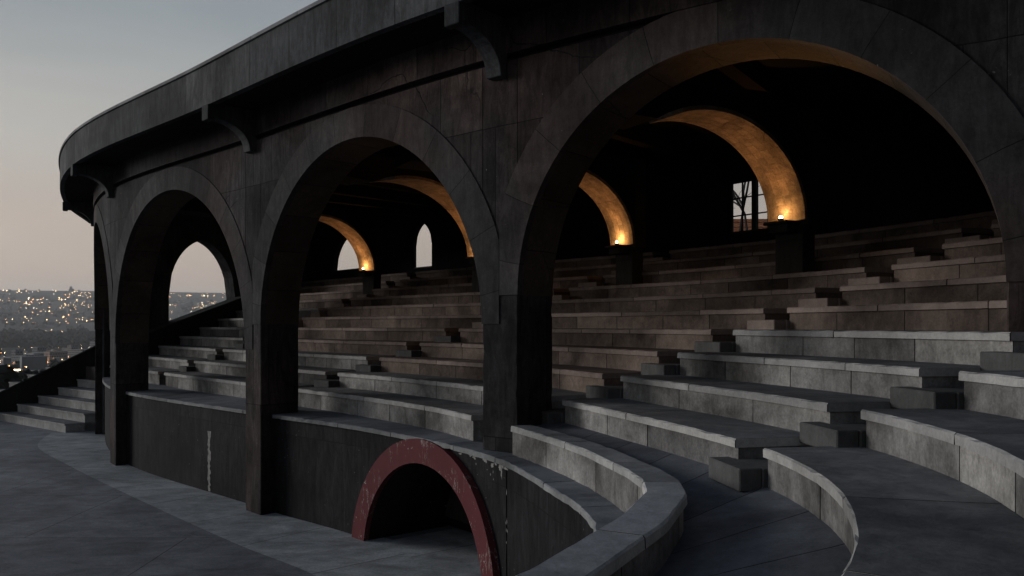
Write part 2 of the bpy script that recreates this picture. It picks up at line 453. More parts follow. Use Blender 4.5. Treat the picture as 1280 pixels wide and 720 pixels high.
b = masonry_run(OC, 0, OC.L, [(0, -.078), (0, -.013), (.013, 0), (.297, 0), (.31, -.013), (.31, -.078)], 1.35, .002, (0, 1, 2, 3, 4), .005, .001, zf=lambda s, z: copz(s) + z)
b.build('coping', M['coping'], par)
b = MB()
n = 60
ic = OC.offset(.275); s_r0 = ROW.near((.55, 11.2)); s_r1 = ROW.L
prev = None
for i in range(n + 1):
    f = i / n
    a = ic.pt(ic.L * f); c = ROW.pt(s_r0 + (s_r1 - s_r0) * f) + ROW.left(s_r0 + (s_r1 - s_r0) * f) * .1
    za = flz(OC.L * f); zc = 2.275
    q = [(a[0], a[1], za), ((a[0]+c[0])/2, (a[1]+c[1])/2, (za+zc)/2), (c[0], c[1], zc)]
    if prev:
        u = f * 9.5; du = 9.5 / n
        for j in range(2): b.face([prev[j], q[j], q[j+1], prev[j+1]], [(u-du, 3+j), (u, 3+j), (u, 4+j), (u-du, 4+j)])
    prev = q
o = b.build('terrace_floor', M['floor']); tag(o, kind='structure')

# ------------------------------------------------------------------ dark lower wall with ledge
SET = .3    # wall face behind pillar front
wp = []
sB = corner[2]
for s in np.linspace(corner[5] + .4, corner[3] - PW, 18): wp.append(tuple(fac.pt(s) + IN(s) * SET))
wp += [(-2.6, 13.62), (-1.03, 11.75), (-.42, 10.85), (-.02, 10.05), (.47, 8.45), (.72, 7.45), (.76, 6.7), (.68, 6.0), (.42, 5.3), (-.2, 4.25), (-1.0, 3.2), (-1.9, 2.4)]
WL = Path(wp)
low = empty('lower_wall', (*WL.pt(10), 0), 'dark rendered curved lower wall with a grey stone ledge on top', 'wall')
# red arch position along the wall
def sight(path, px):
    d = path.p[:, 0] - (px - CX)/F*path.p[:, 1]
    best = [path.s[i] for i in range(len(d) - 1) if d[i]*d[i+1] <= 0 and path.p[i][1] > 6]
    return best[0]
RA0, RA1 = sight(WL, 449), sight(WL, 631)
rc, rr = (RA0 + RA1) / 2, (RA1 - RA0) / 2
RW = .37; RZ = 1.893 - rr            # ring width, stilt
b = MB()
def wallpiece(s0, s1, zb, zt, t0=0.0, t1=.35):
    b.sweep(WL, s0, s1, [(t0, zb), (t0, zt), (t1, zt), (t1, zb)])
wallpiece(0, RA0 + RW, 0, 1.82); 
SJ = sight(WL, 637)
wallpiece(RA1 - RW, SJ - .018, 0, 1.82); wallpiece(SJ + .018, WL.L, 0, 1.82); wallpiece(SJ - .018, SJ + .018, 0, 1.82, .09, .3)
ri = rr - RW
N = 32
rings = []
for i in range(N + 1):
    th = math.pi * i / N
    s = rc - ri * math.cos(th); z = RZ + ri * math.sin(th)
    p, l = WL.pt(s), WL.left(s)
    rings.append([(*(p + l*0), z), (*(p + l*0), 1.82), (*(p + l*.35), 1.82), (*(p + l*.35), z)])
b.loft(rings)
b.build('wall_face', M['wall'], low)
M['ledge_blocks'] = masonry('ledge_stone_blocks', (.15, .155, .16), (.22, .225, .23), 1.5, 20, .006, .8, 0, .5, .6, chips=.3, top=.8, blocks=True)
b = masonry_run(WL, 0, WL.L, [(-.07, 1.825), (-.07, 1.888), (-.058, 1.9), (1.3, 1.9), (1.3, 1.825)], 1.5, .002, (0, 1, 2), .009, .001)
led = b.build('ledge', M['ledge_blocks'], low)
# wall behind / below rows so that nothing is open under the benches
b = MB()
for (s, w, z0, z1) in ((sight(WL, 262), .1, .02, 1.32),):
    rnd = random.Random(3); pts = []
    p, l, t = WL.pt(s), WL.left(s), WL.tan(s)
    K = 26; Lf, Rt = [], []
    for i in range(K + 1):
        z = z0 + (z1 - z0) * i / K
        Lf.append((*(p - l*.004 + t*(-w*(.5 + rnd.uniform(-.3, .3)))), z)); Rt.append((*(p - l*.004 + t*(w*(.5 + rnd.uniform(-.35, .35)))), z))
    for i in range(K): b.face([Lf[i], Rt[i], Rt[i+1], Lf[i+1]])
M['lime'] = plain('lime_stain', (.2, .2, .195), .9, 0, .2, 1.0, 14)
b.build('lime_stain', M['lime'], low)
b = MB(); rnd = random.Random(8)
def patch(s_, z, w, h):
    K = 17; p0 = []
    for q in range(K):
        a_ = 2*math.pi*q/K; r_ = rnd.uniform(.35, 1)
        ss = s_ + w*r_*math.cos(a_); zz_ = min(1.818, z + h*r_*math.sin(a_)); p, l = WL.pt(ss), WL.left(ss); p0.append((*(p - l*.004), zz_))
    b.face(p0)
sa, sb = sight(WL, 578), sight(WL, 634)
for q in range(15):
    f = rnd.random()**.8; patch(sa + (sb - sa)*f, 1.815 - abs(rnd.gauss(0, .035)), rnd.uniform(.03, .11), rnd.uniform(.012, .05))
for q in range(7): patch(sa + (sb - sa)*rnd.random(), 1.72 - abs(rnd.gauss(0, .1)), rnd.uniform(.006, .02), rnd.uniform(.008, .03))
patch(sb - .16, 1.72, .035, .12)
for q in range(6): patch(sb + rnd.uniform(-.03, .03), rnd.uniform(.35, 1.7), .012, rnd.uniform(.01, .05))
for q in range(30): patch(rnd.uniform(sight(WL, 200), sb), rnd.uniform(.05, 1.7), rnd.uniform(.004, .012), rnd.uniform(.004, .016))
b.build('peeled_plaster', M['lime'], low)

# red arch: ring, recess, door
ra = empty('arched_alcove', (*WL.pt(rc), 0), 'dark doorway alcove framed by a chipped dark red painted arch in the lower wall', 'doorway')
b = MB()
rings = []
prof_s = [(rc - rr, 0, rc - ri, 0)]
for i in range(N + 1):
    th = math.pi * i / N
    prof_s.append((rc - rr*math.cos(th), RZ + rr*math.sin(th), rc - ri*math.cos(th), RZ + ri*math.sin(th)))
prof_s.append((rc + rr, 0, rc + ri, 0))
for so, zo, si, zi in prof_s:
    po, lo = WL.pt(so), WL.left(so); pi_, li = WL.pt(si), WL.left(si)
    rings.append([(*(po - lo*.1), zo), (*(pi_ - li*.1), zi), (*(pi_ - li*.0), zi), (*(po - lo*.0), zo)])
b.loft(rings); b.build('arch_frame', M['red'], ra)
b = MB()     # recess lining: side walls + vault + back
DP = 1.55
rings = []
for so, zo, si, zi in prof_s:
    pi_, li = WL.pt(si), WL.left(rc); e_ = .012
    a0 = pi_ + li*.002; a1 = pi_ + li*DP
    c = WL.pt(rc); out = (pi_ - c); 
    rings.append([(*a0, zi), (*a1, zi), (*(a1 + out*.15), zi + .15), (*(a0 + out*.05), zi + .05)])
b.loft(rings)
l = WL.left(rc); t = WL.tan(rc); c = WL.pt(rc) + l*DP
o0 = c - t*(ri + .3); b.box((*o0, 0), (*(t*(2*ri + .6)), 0), (*(l*.1), 0), (0, 0, 2.0))
b.build('recess', M['innerwall'], ra)
dr = MB(); o0 = c - t*(-.15) - l*.09
dr.box((*o0, .02), (*(t*.95), 0), (*(l*.07), 0), (0, 0, 1.35))
for q in range(2):
    o1 = o0 + t*(.12 + q*.42) - l*.025
    dr.box((*o1, .15), (*(t*.3), 0), (*(l*.022), 0), (0, 0, 1.05))
d = dr.build('door', M['doorwood'], ra); bevel(d, .008)
h_ = MB(); o1 = o0 + t*.05 - l*.06; h_.box((*o1, .72), (*(t*.025), 0), (*(l*.055), 0), (0, 0, .16)); h_.build('handle', M['iron'], d)

# ------------------------------------------------------------------ arcade building
bld = empty('arcade_building', (*fac.pt(corner[3]), 0), 'long curved dark concrete arcade with round arches and overhanging flat roof', 'building')
base_z = {0: 2.0, 1: 2.4, 2: 1.905, 3: 0, 4: 0, 5: 0}
for i, s in enumerate(corner):
    b = MB()
    zb = base_z[i]
    nz = int((ZTOP - zb)/.11); rg = []; zs_ = []
    for q in range(nz + 1):
        z = zb + (ZTOP - zb)*q/nz; zs_.append(z); r_ = []
        for (ds, o_, sx, so) in ((-PW, 0, 1, 1), (0, 0, -1, 1), (0, TH, -1, -1), (-PW, TH, 1, -1)):
            c_ = brnd.uniform(0, .007) + (brnd.uniform(.01, .03) if brnd.random() > .955 else 0)
            c_ *= 1 if z < 4.2 else .15
            for first in (0, 1):
                # two vertices per corner: a worn chamfer
                a_, b_ = (c_ + .012, 0) if (first == 0) == (sx*so < 0) else (0, c_ + .012)
                r_.append((s + ds + sx*a_, o_ + so*b_))
        pts = []
        for ss, oo in r_: pts.append(fpt(ss, oo, z))
        rg.append(pts)
    vs_ = [0, .012, PW, PW + .012, PW + TH, PW + TH + .012, 2*PW + TH, 2*PW + TH + .012, 2*PW + 2*TH]
    for q in range(nz):
        for j in range(8):
            k_ = (j + 1) % 8
            b.face([rg[q][j], rg[q][k_], rg[q+1][k_], rg[q+1][j]], [(i*3.1 + vs_[j], zs_[q]), (i*3.1 + vs_[j+1], zs_[q]), (i*3.1 + vs_[j+1], zs_[q+1]), (i*3.1 + vs_[j], zs_[q+1])])
    b.face(rg[0][::-1]); b.face(rg[-1])
    o = b.build('pillar', M['facade'], bld)
# bays
bays = []
for i in range(len(corner) - 1):
    s0, s1 = corner[i], corner[i+1] - PW
    bays.append((s0, s1))
for i, (s0, s1) in enumerate(bays):
    c, r = (s0 + s1)/2, (s1 - s0)/2
    zs = APEX + (.13 if i == 1 else 0) - r
    N = 48
    b = MB(); sf = MB(); rings = []; us = []
    for j in range(N + 1):
        th = math.pi * j / N
        s = c - r*math.cos(th); z = zs + r*math.sin(th)
        rings.append([fpt(s, 0, z), fpt(s, 0, ZTOP), fpt(s, TH, ZTOP), fpt(s, TH, z)]); us.append(s)
    # front/back/top with vertical uv, soffit
    for j in range(N):
        A, B_ = rings[j], rings[j+1]; u, w = us[j], us[j+1]
        b.face([A[0], B_[0], B_[1], A[1]], [(u, A[0][2]), (w, B_[0][2]), (w, ZTOP), (u, ZTOP)])
        b.face([A[3], A[2], B_[2], B_[3]], [(u, A[0][2]), (u, ZTOP), (w, ZTOP), (w, B_[0][2])])
        b.face([A[1], B_[1], B_[2], A[2]], [(u, 0), (w, 0), (w, TH), (u, TH)])
        v0, v1 = j*.18, (j+1)*.18
        sf.face([A[0], A[3], B_[3], B_[0]], [(v0, 0), (v0, TH), (v1, TH), (v1, 0)])
    o = b.build('arch_wall', M['facade'], bld)
    sf.build('arch_soffit', M['soffit'], bld)
    # voussoir ring, clipped at the pillar centres
    b = MB(); rings = []; us = []
    for j in range(0, N + 1):
        if j < 0: th = 0; dz = j/6*1.2
        elif j > N: th = math.pi; dz = -(j-N)/6*1.2
        else: th = math.pi*j/N; dz = 0
        RO = r + .5
        se = min(max(c - RO*math.cos(th), s0 - PW*.5 + .004), s1 + PW*.5 - .004)
        ze = zs + RO*math.sin(th) + dz; si = c - (r - .004)*math.cos(th); zi = zs + (r - .004)*math.sin(th) + dz
        if zi < .6: continue
        rings.append([fpt(si, -.014, zi), fpt(se, -.014, ze), fpt(se, .1, ze), fpt(si, .1, zi)]); us.append(j/N*math.pi*(r+.25))
    b.loft(rings, us)
    b.build('arch_ring', M['ring'], bld)
# groove, frieze
S0, S1 = corner[0] - PW - .3, corner[5] + .5
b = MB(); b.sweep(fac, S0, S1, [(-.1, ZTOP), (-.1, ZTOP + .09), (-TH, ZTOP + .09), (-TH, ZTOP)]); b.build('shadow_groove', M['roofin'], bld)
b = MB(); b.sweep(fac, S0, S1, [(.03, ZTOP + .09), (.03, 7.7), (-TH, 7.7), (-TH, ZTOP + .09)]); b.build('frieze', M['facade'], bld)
# roof slab
OV = .92
RS0, RS1 = S0 - 1.0, corner[5] + 5.4
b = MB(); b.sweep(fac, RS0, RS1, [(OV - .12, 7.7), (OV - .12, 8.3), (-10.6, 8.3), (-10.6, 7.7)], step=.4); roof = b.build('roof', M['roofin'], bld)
b = MB(); b.sweep(fac, RS0 - .1, RS1 + .1, [(OV, 7.66), (OV, 8.4), (OV - .12, 8.4), (OV - .12, 7.66)], step=.3); b.build('fascia', M['fascia'], roof)
b = MB(); b.sweep(fac, RS0 - .1, RS1 + .12, [(OV + .035, 8.402), (OV + .035, 8.46), (OV - .3, 8.46), (OV - .3, 8.402)], step=.3); b.build('roof_edge_strip', M['ledge'], roof)
b = MB()
for s in np.linspace(corner[0] - .4, corner[5] - 1.5, 17):
    p, q = fac.pt(s), IN(s); t = fac.tan(s)
    o = p + q*(TH + .02) - t*.12
    b.box((*o, 7.36), (*(t*.24), 0), (*(q*9.0), 0), (0, 0, .338))
b.build('ceiling_beams', plain('dark_timber', (.014, .011, .009), .9, 0, .05), roof)
# brackets
for i, s in enumerate(corner):
    sm = s - PW/2
    prof = [(.0, 7.7), (.0, 6.92), (.13, 6.92)]
    for a in np.linspace(0, 90, 9):
        prof.append((.13 + (OV - .24)*(1 - math.cos(R(a))), 6.95 + .47*math.sin(R(a))))
    prof += [(OV - .1, 7.38), (OV + .03, 7.38), (OV + .03, 7.658), (OV - .125, 7.658), (OV - .125, 7.7)]
    b = MB(); rings = []
    for ds in (-.13, .13):
        p, q, t = fac.pt(sm), IN(sm), fac.tan(sm)
        rings.append([(*(p + t*ds - q*(o_ + .0)), z) for o_, z in prof])
    b.loft(rings)
    o = b.build('bracket', M['fascia'], bld); bevel(o, .01)

# ------------------------------------------------------------------ back wall with windows, end wall with pointed arch
BW = ROW.offset(NROW * RT + .1)
ZS = rz(NROW) + .1
bs0, bs1 = .2, BW.L
wins = []        # (s centre, half width, sill, top, pointed)
def wall_s(px, py_guess=None):
    """arc length of the back wall on the sight line of a column"""
    sl = (px - CX)/F
    d = BW.p[:, 0] - sl*BW.p[:, 1]
    for i in range(len(d) - 1):
        if d[i] <= 0 < d[i+1]: return BW.s[i]
    return BW.s[int(np.abs(d).argmin())]
w_c = wall_s(941); w_b = wall_s(527); w_a = wall_s(434)
def zz(s, py): return CAMZ + (HZ - py)/F*BW.pt(s)[1]
wins.append([w_c, .66, zz(w_c, 290), zz(w_c, 222), False])
wins.append([w_b, .62, zz(w_b, 335), min(7.3, zz(w_b, 274)), True])
wins.append([w_a, 1.15, zz(w_a, 338), min(7.3, zz(w_a, 290)), True])
wins.sort(key=lambda w: w[0])
b = MB(); BT = .22
cur = bs0
def bwp(s0, s1, z0, z1):
    if s1 - s0 > .01 and z1 - z0 > .005: b.sweep(BW, s0, s1, [(0, z0), (0, z1), (BT, z1), (BT, z0)], step=.5)
for sw, hw, zb, zt, pointed in wins:
    bwp(cur, sw - hw, 0, 7.7); bwp(sw - hw, sw + hw, 0, zb)
    if not pointed: bwp(sw - hw, sw + hw, zt, 7.7)
    else:
        K = 16; rg = []
        zsn = zt - hw*1.35
        for j in range(K + 1):
            f = -1 + 2*j/K
            # two arcs meeting in a point
            x = abs(f); Rr = 1.55
            hgt = math.sqrt(max(0, Rr**2 - (x + Rr - 1)**2)) / math.sqrt(Rr**2 - (Rr-1)**2)
            z = zsn + (zt - zsn)*hgt; s = sw + f*hw
            p, l = BW.pt(s), BW.left(s)
            rg.append([(*p, z), (*p, 7.7), (*(p + l*BT), 7.7), (*(p + l*BT), z)])
        b.loft(rg)
    cur = sw + hw
bwp(cur, bs1, 0, 7.7)
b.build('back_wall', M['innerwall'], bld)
M['glass'] = None
def glass():
    m, nt, bb = nodes('window_glass'); nt.nodes.remove(bb)
    tr = nt.nodes.new('ShaderNodeBsdfTransparent'); gl = nt.nodes.new('ShaderNodeBsdfGlossy'); mx = nt.nodes.new('ShaderNodeMixShader')
    gl.inputs['Roughness'].default_value = .35; tr.inputs[0].default_value = (.97, .98, .98, 1); mx.inputs[0].default_value = .003
    nt.links.new(tr.outputs[0], mx.inputs[1]); nt.links.new(gl.outputs[0], mx.inputs[2])
    nt.links.new(mx.outputs[0], [n for n in nt.nodes if n.type == 'OUTPUT_MATERIAL'][0].inputs[0])
    return m
M['glass'] = glass()
for sw, hw, zb, zt, pointed in wins:
    p, l, t = BW.pt(sw), BW.left(sw), BW.tan(sw)
    b = MB()
    def bar(a0, a1, z0, z1, d0=.07, d1=.14):
        o = p + t*a0 + l*d0; b.box((*o, z0), (*(t*(a1-a0)), 0), (*(l*(d1-d0)), 0), (0, 0, z1-z0))
    if not pointed:
        for e_ in (-hw, hw - .07): bar(e_, e_ + .07, zb, zt)
        bar(-hw + .07, hw - .07, zb, zb + .06); bar(-hw + .07, hw - .07, zt - .06, zt)
        bar(-.06 + .05, .06 + .05, zb + .06, zt - .06, .06, .16)
        for q in (-.3, .42): bar(q - .012, q + .012, zb + .06, zt - .06, .085, .125)
        for q in (.34, .67):
            z = zb + (zt - zb)*q; bar(-hw + .07, -.01, z - .014, z + .014, .087, .123); bar(.11, hw - .07, z - .014, z + .014, .087, .123)
    else:
        bar(-hw, -hw + .05, zb, zb + (zt-zb)*.6); bar(hw - .05, hw, zb, zb + (zt-zb)*.6); bar(-hw + .05, hw - .05, zb, zb + .05)
    w = b.build('window', M['iron'], bld)
    g_ = MB(); o = p - t*hw + l*.1
    g_.box((*o, zb + .01), (*(t*2*hw), 0), (*(l*.008), 0), (0, 0, zt - zb - (.01 if not pointed else .02)))
    g_.build('pane', M['glass'], w)
# end wall
def gp(lam, off=0.0):
    n_ = np.array((GD[1], -GD[0]))      # to the right of travel = interior side
    q = GA + GD*lam + n_*off
    return q
GL = 9.6
lam0 = -1.0
def lam_px(px, off=0.0):
    sl = (px - CX)/F; a = GA
    return (sl*a[1] - a[0])/(GD[0] - sl*GD[1])
lo_, hi_, mid_ = lam_px(211), lam_px(294), lam_px(243)
mid_ = (lo_ + hi_)/2
za = CAMZ + (HZ - 300)/F*gp(mid_)[1]
zsn = CAMZ + (HZ - 372)/F*gp(mid_)[1]
sl0 = CAMZ + (HZ - 410)/F*gp(lam_px(193))[1]; sl1 = CAMZ + (HZ - 369)/F*gp(lam_px(305))[1]
l193, l305 = lam_px(193), lam_px(305)
slope = (sl1 - sl0)/(l305 - l193)
par_z = lambda lam: sl0 + (lam - l193)*slope
b = MB()
GT = .5
def gslab(pts_lam_z):
    """pts: list of (lam, zlow, zhigh)"""
    rg = []
    for lam, z0, z1 in pts_lam_z:
        a, c = gp(lam, 0), gp(lam, -GT)
        rg.append([(*a, z0), (*a, z1), (*c, z1), (*c, z0)])
    b.loft(rg)
gslab([(lam0, 0, 7.7), (lo_, 0, 7.7)]); gslab([(hi_, 0, 7.7), (GL, 0, 7.7)])
K = 24; pts = []
for j in range(K + 1):
    f = -1 + 2*j/K; x = abs(f); Rr = 1.2
    hgt = math.sqrt(max(0, Rr**2 - (x + Rr - 1)**2)) / math.sqrt(Rr**2 - (Rr-1)**2)
    pts.append((mid_ + f*(hi_ - lo_)/2, zsn + (za - zsn)*hgt, 7.7))
gslab(pts)
b.build('end_wall', M['fascia'], bld)
b = MB(); gslab([(lo_, 0, par_z(lo_) - .05), (hi_, 0, par_z(hi_) - .05)])
b.build('sill_wall', M['innerwall'], bld)
# sloped balustrade along the end of the benches
bal = empty('balustrade', (*gp(3.0), rz(3)), 'dark sloping balustrade wall closing the far end of the bench rows', 'balustrade')
b = MB(); rg = []
for lam in np.linspace(.0, 8.4, 12):
    a, c = gp(lam, .42), gp(lam, .02); rg.append([(*a, .5), (*a, par_z(lam)), (*c, par_z(lam)), (*c, .5)])
b.loft(rg); b.build('balustrade_wall', M['innerwall'], bal)
b = MB(); rg = []
for lam in np.linspace(.0, 8.4, 12):
    a, c = gp(lam, .46), gp(lam, .02); z = par_z(lam); rg.append([(*a, z + .002), (*a, z + .05), (*c, z + .05), (*c, z + .002)])
b.loft(rg); b.build('handrail_coping', M['fascia'], bal)

# ------------------------------------------------------------------ rib arches with lamps
ribs = [((4.62, 13.35), tuple(fac.pt(corner[2] - PW/2) + IN(corner[2])*TH), 'nearest, left of the barred window'),
        ((2.42, 17.3), None, 'second, rising right of the central pillar'),
        ((-.78, 20.2), tuple(fac.pt(corner[3] - PW/2) + IN(corner[3])*TH), 'third, partly behind the central pillar'),
        ((-4.55, 25.3), tuple(fac.pt(corner[4] - PW/2) + IN(corner[4])*TH), 'farthest, before the wide pointed window')]
ZL, ZA, RWD = 5.415, 7.06, .82
for P, Q, word in ribs:
    P = np.array(P)*1.05
    half = Q is None
    if half: u = np.array((-.86, -.51)); run = 5.4
    else:
        Q = np.array(Q); run = np.hypot(*(Q - P)); u = (Q - P)/run
    n_ = np.array((-u[1], u[0]))
    rb = empty('rib_arch', (P[0], P[1], rz(7)), f'uplit stone rib arch on a pier, {word}', 'arch', 'lamp-lit rib arches inside the stand')
    PD = .3     # pier depth along u
    b = MB(); o = P - u*PD/2*0 - n_*RWD/2
    zb = rz(7) - .6
    b.box((*(P - n_*.3), zb), (*(n_*.6), 0), (*(-u*PD), 0), (0, 0, ZL - .07 - zb)); b.box((*(P - n_*RWD/2), ZL - .07), (*(n_*RWD), 0), (*(-u*PD), 0), (0, 0, .07)); b.build('pier', M['pier'], rb)
    b = MB(); b.box((*(P - n_*.2 + u*.002), ZL - .2), (*(n_*.4), 0), (*(u*.28), 0), (0, 0, .138))
    b.box((*(P - n_*.26 + u*.002), ZL - .06), (*(n_*.52), 0), (*(u*.36), 0), (0, 0, .05)); cp = b.build('lamp_shelf', M['pier'], rb); bevel(cp, .01)
    b = MB(); rg = []; rs = []; N = 40
    a_, h_ = (2.75 if word[0] == 't' else 2.05), ZA - ZL
    for j in range(N + 1):
        th = R(128)*j/N
        d = a_ - a_*math.cos(th); z = ZL + h_*math.sin(th)
        c = P + u*d
        zt = 7.325
        ci, co = c - n_*RWD/2, c + n_*RWD/2
        rg.append([(*ci, z), (*co, z), (*co, zt), (*ci, zt)])
        if th > R(112): continue
        kk = 1 - .07/a_; k2 = 1 - .07/h_; di = a_ - a_*kk*math.cos(th); zi = ZL + h_*k2*math.sin(th); c2 = P + u*di
        rs.append([(*(c2 - n_*(RWD/2 - .004)), zi), (*(c2 + n_*(RWD/2 - .004)), zi), (*(co - n_*.004), z - .002), (*(ci + n_*.004), z - .002)])
    c = P + u*(run - .004); rg.append([(*(c - n_*RWD/2), z), (*(c + n_*RWD/2), z), (*(c + n_*RWD/2), 7.325), (*(c - n_*RWD/2), 7.325)])
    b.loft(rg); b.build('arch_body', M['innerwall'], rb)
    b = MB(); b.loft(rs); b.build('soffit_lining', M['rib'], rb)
    # back of the rib down onto the pier
    b = MB(); b.box((*(P - n_*RWD/2), ZL + .001), (*(n_*RWD), 0), (*(-u*PD), 0), (0, 0, 7.325 - ZL)); b.build('spandrel', M['pier'], rb)
    # lamp
    lp = empty('uplight', (*(P + u*.2), ZL), f'small glowing uplight lamp on the pier of the {word.split(",")[0]} rib arch', 'lamp', 'uplight lamps on the rib piers')
    b = MB(); K = 12; rg = []
    for rr_, z_ in ((.035, 0), (.05, .012), (.052, .045), (.046, .045), (.04, .02)):
        c = P + u*.2; rg.append([(c[0] + rr_*math.cos(2*math.pi*q/K), c[1] + rr_*math.sin(2*math.pi*q/K), ZL + z_) for q in range(K)])
    b.loft(rg); b.build('lamp_cup', M['iron'], lp)
    me = bpy.data.meshes.new('bulb'); bm = bmesh.new(); bmesh.ops.create_uvsphere(bm, u_segments=12, v_segments=8, radius=.036); bm.to_mesh(me); bm.free()
    me.materials.append(bpy.data.materials.get('bulb_glow') or emit('bulb_glow', (1, .72, .36), 14))
    bo = bpy.data.objects.new('bulb', me); COL.objects.link(bo); bo.parent = lp; bo.location = (0, 0, .065)
    ld = bpy.data.lights.new('uplight_beam', 'SPOT'); ld.energy = 40; ld.color = (1, .45, .15); ld.spot_size = R(120); ld.spot_blend = 1; ld.shadow_soft_size = .04
    lo = bpy.data.objects.new('uplight_beam', ld); COL.objects.link(lo); lo.parent = lp; lo.location = (u[0]*.05, u[1]*.05, .1)
    pd_ = bpy.data.lights.new('lamp_glow', 'POINT'); pd_.energy = 11; pd_.color = (1, .5, .16); pd_.shadow_soft_size = .04
    po_ = bpy.data.objects.new('lamp_glow', pd_); COL.objects.link(po_); po_.parent = lp; po_.location = (0, 0, .13)
    if word[0] in 'ns':     # second beam of the fitting, thrown at the crown of the facade arch
        bi = 1 if word[0] == 'n' else 2
        sm_ = (bays[bi][0] + bays[bi][1])/2 - .5
        tgt = Vector(fpt(sm_, TH*.45, APEX - .05)); src = Vector((P[0] + u[0]*.2 , P[1] + u[1]*.2, ZL + .1)) + Vector((n_[0], n_[1], 0))*(RWD*.42)*(1 if np.dot(n_, np.array(tgt)[:2] - P) > 0 else -1)
        l2 = bpy.data.lights.new('crown_beam', 'SPOT'); l2.energy = 340 if bi == 1 else 90; l2.color = (1, .47, .16); l2.spot_size = R(34); l2.spot_blend = 1; l2.shadow_soft_size = .04
        o2 = bpy.data.objects.new('crown_beam', l2); COL.objects.link(o2); o2.parent = lp; o2.location = src - Vector((P[0] + u[0]*.2, P[1] + u[1]*.2, ZL))
        o2.rotation_euler = (tgt - src).to_track_quat('-Z', 'Y').to_euler()
    dirv = Vector((u[0]*.85, u[1]*.85, 1.0))
    lo.rotation_euler = dirv.to_track_quat('-Z', 'Y').to_euler()

# ------------------------------------------------------------------ outer stair and its wall at the far left
st = empty('stairs', (-14.8, 26.3, 0), 'broad grey stone stairs climbing from the arena floor beside the last pillar', 'stairs')
R1 = np.array(at(82, 541, 0)); L1 = np.array(at(-60, 515, 0)); 
dr_, dl_ = np.array((.46, .36)), np.array((.62, .28))
for k in range(1, 9):
    a, c = R1 + dr_*(k-1), L1 + dl_*(k-1)
    a2, c2 = R1 + dr_*(k+.9), L1 + dl_*(k+.9)
    z1 = .3*k; z0 = max(0, z1 - .62)
    b = MB()
    ring = lambda p, q, zlo, zhi: [(*p, zlo), (*p, zhi), (*q, zhi), (*q, zlo)]
    b.loft([ring(a, a2, z0, z1 - .055), ring(c, c2, z0, z1 - .055)])
    e1 = (a - a2)/np.hypot(*(a - a2))*.03
    b.loft([ring(a + e1, a2, z1 - .053, z1), ring(c + e1, c2, z1 - .053, z1)])
    o = b.build('step', M['slab'], st)
sw_ = empty('stair_wall', (-19, 30.6, 0), 'dark sloping side wall with a pale top edge beside the outer stairs', 'wall')
def swz(px, py, Y): return ((px - CX)/F*Y, Y, CAMZ + (HZ - py)/F*Y)
W = [swz(-70, 524, 30.2), swz(0, 490, 30.5), swz(60, 461, 31.0), swz(119, 432, 31.7), swz(165, 418, 32.4)]
b = MB(); b.loft([[(x, y, -.3), (x, y, z - .05), (x - .05, y + .35, z - .05), (x - .05, y + .35, -.3)] for x, y, z in W]); b.build('wall_body', M['innerwall'], sw_)
b = MB(); b.loft([[(x, y - .03, z - .048), (x, y - .03, z), (x - .05, y + .38, z), (x - .05, y + .38, z - .048)] for x, y, z in W]); b.build('wall_coping', M['fascia'], sw_)

# ------------------------------------------------------------------ ground
b = MB()
K = 72
cen = np.array((-12.0, 10.0))
ringp = []
for rad in (0.0, 12, 24, 36):
    ringp.append([(cen[0] + rad*math.cos(2*math.pi*q/K), cen[1] + rad*math.sin(2*math.pi*q/K), 0) for q in range(K)])
for i in range(1, 3):
    for q in range(K): b.face([ringp[i][q], ringp[i+1][q], ringp[i+1][(q+1) % K], ringp[i][(q+1) % K]])
b.face(ringp[1])
o = b.build('arena_floor', M['arena']); tag(o, kind='structure')
bandp = [at(64, 541, 0), at(47, 557, 0), at(88, 583, 0), at(200, 637, 0), at(300, 682, 0), at(395, 720, 0), (-1.4, 9.6), (-1.0, 7.7), (-1.2, 6.0), (-2.4, 4.2), (-4, 2.6)]
BP = Path(bandp)
b = MB()
n = 70; prev = None
for i in range(n + 1):
    f = i/n; a = BP.pt(BP.L*f); s = WL.L*f
    # nearest wall point
    w = WL.p[int(np.hypot(WL.p[:, 0] - a[0], WL.p[:, 1] - a[1]).argmin())]
    d = (w - a); d = d/np.hypot(*d); w = w + d*.3
    q = [(*a, .004), (*w, .004)]
    if prev: b.face([prev[0], q[0], q[1], prev[1]], [(u_, 3), (BP.L*f, 3), (BP.L*f, 5), (u_, 5)])
    prev = q; u_ = BP.L*f
o = b.build('pavement', M['band']); tag(o, kind='structure')
# inside of alcove floor
b = MB(); p, l, t = WL.pt(rc), WL.left(rc), WL.tan(rc)
q0, q1 = p - t*1.5 - l*.02, p + t*1.5 - l*.02
b.face([(*q0, .008), (*q1, .008), (*(q1 + l*1.6), .008), (*(q0 + l*1.6), .008)], [(0, 3), (3, 3), (3, 5), (0, 5)])
b.build('alcove_floor', M['band'], ra)

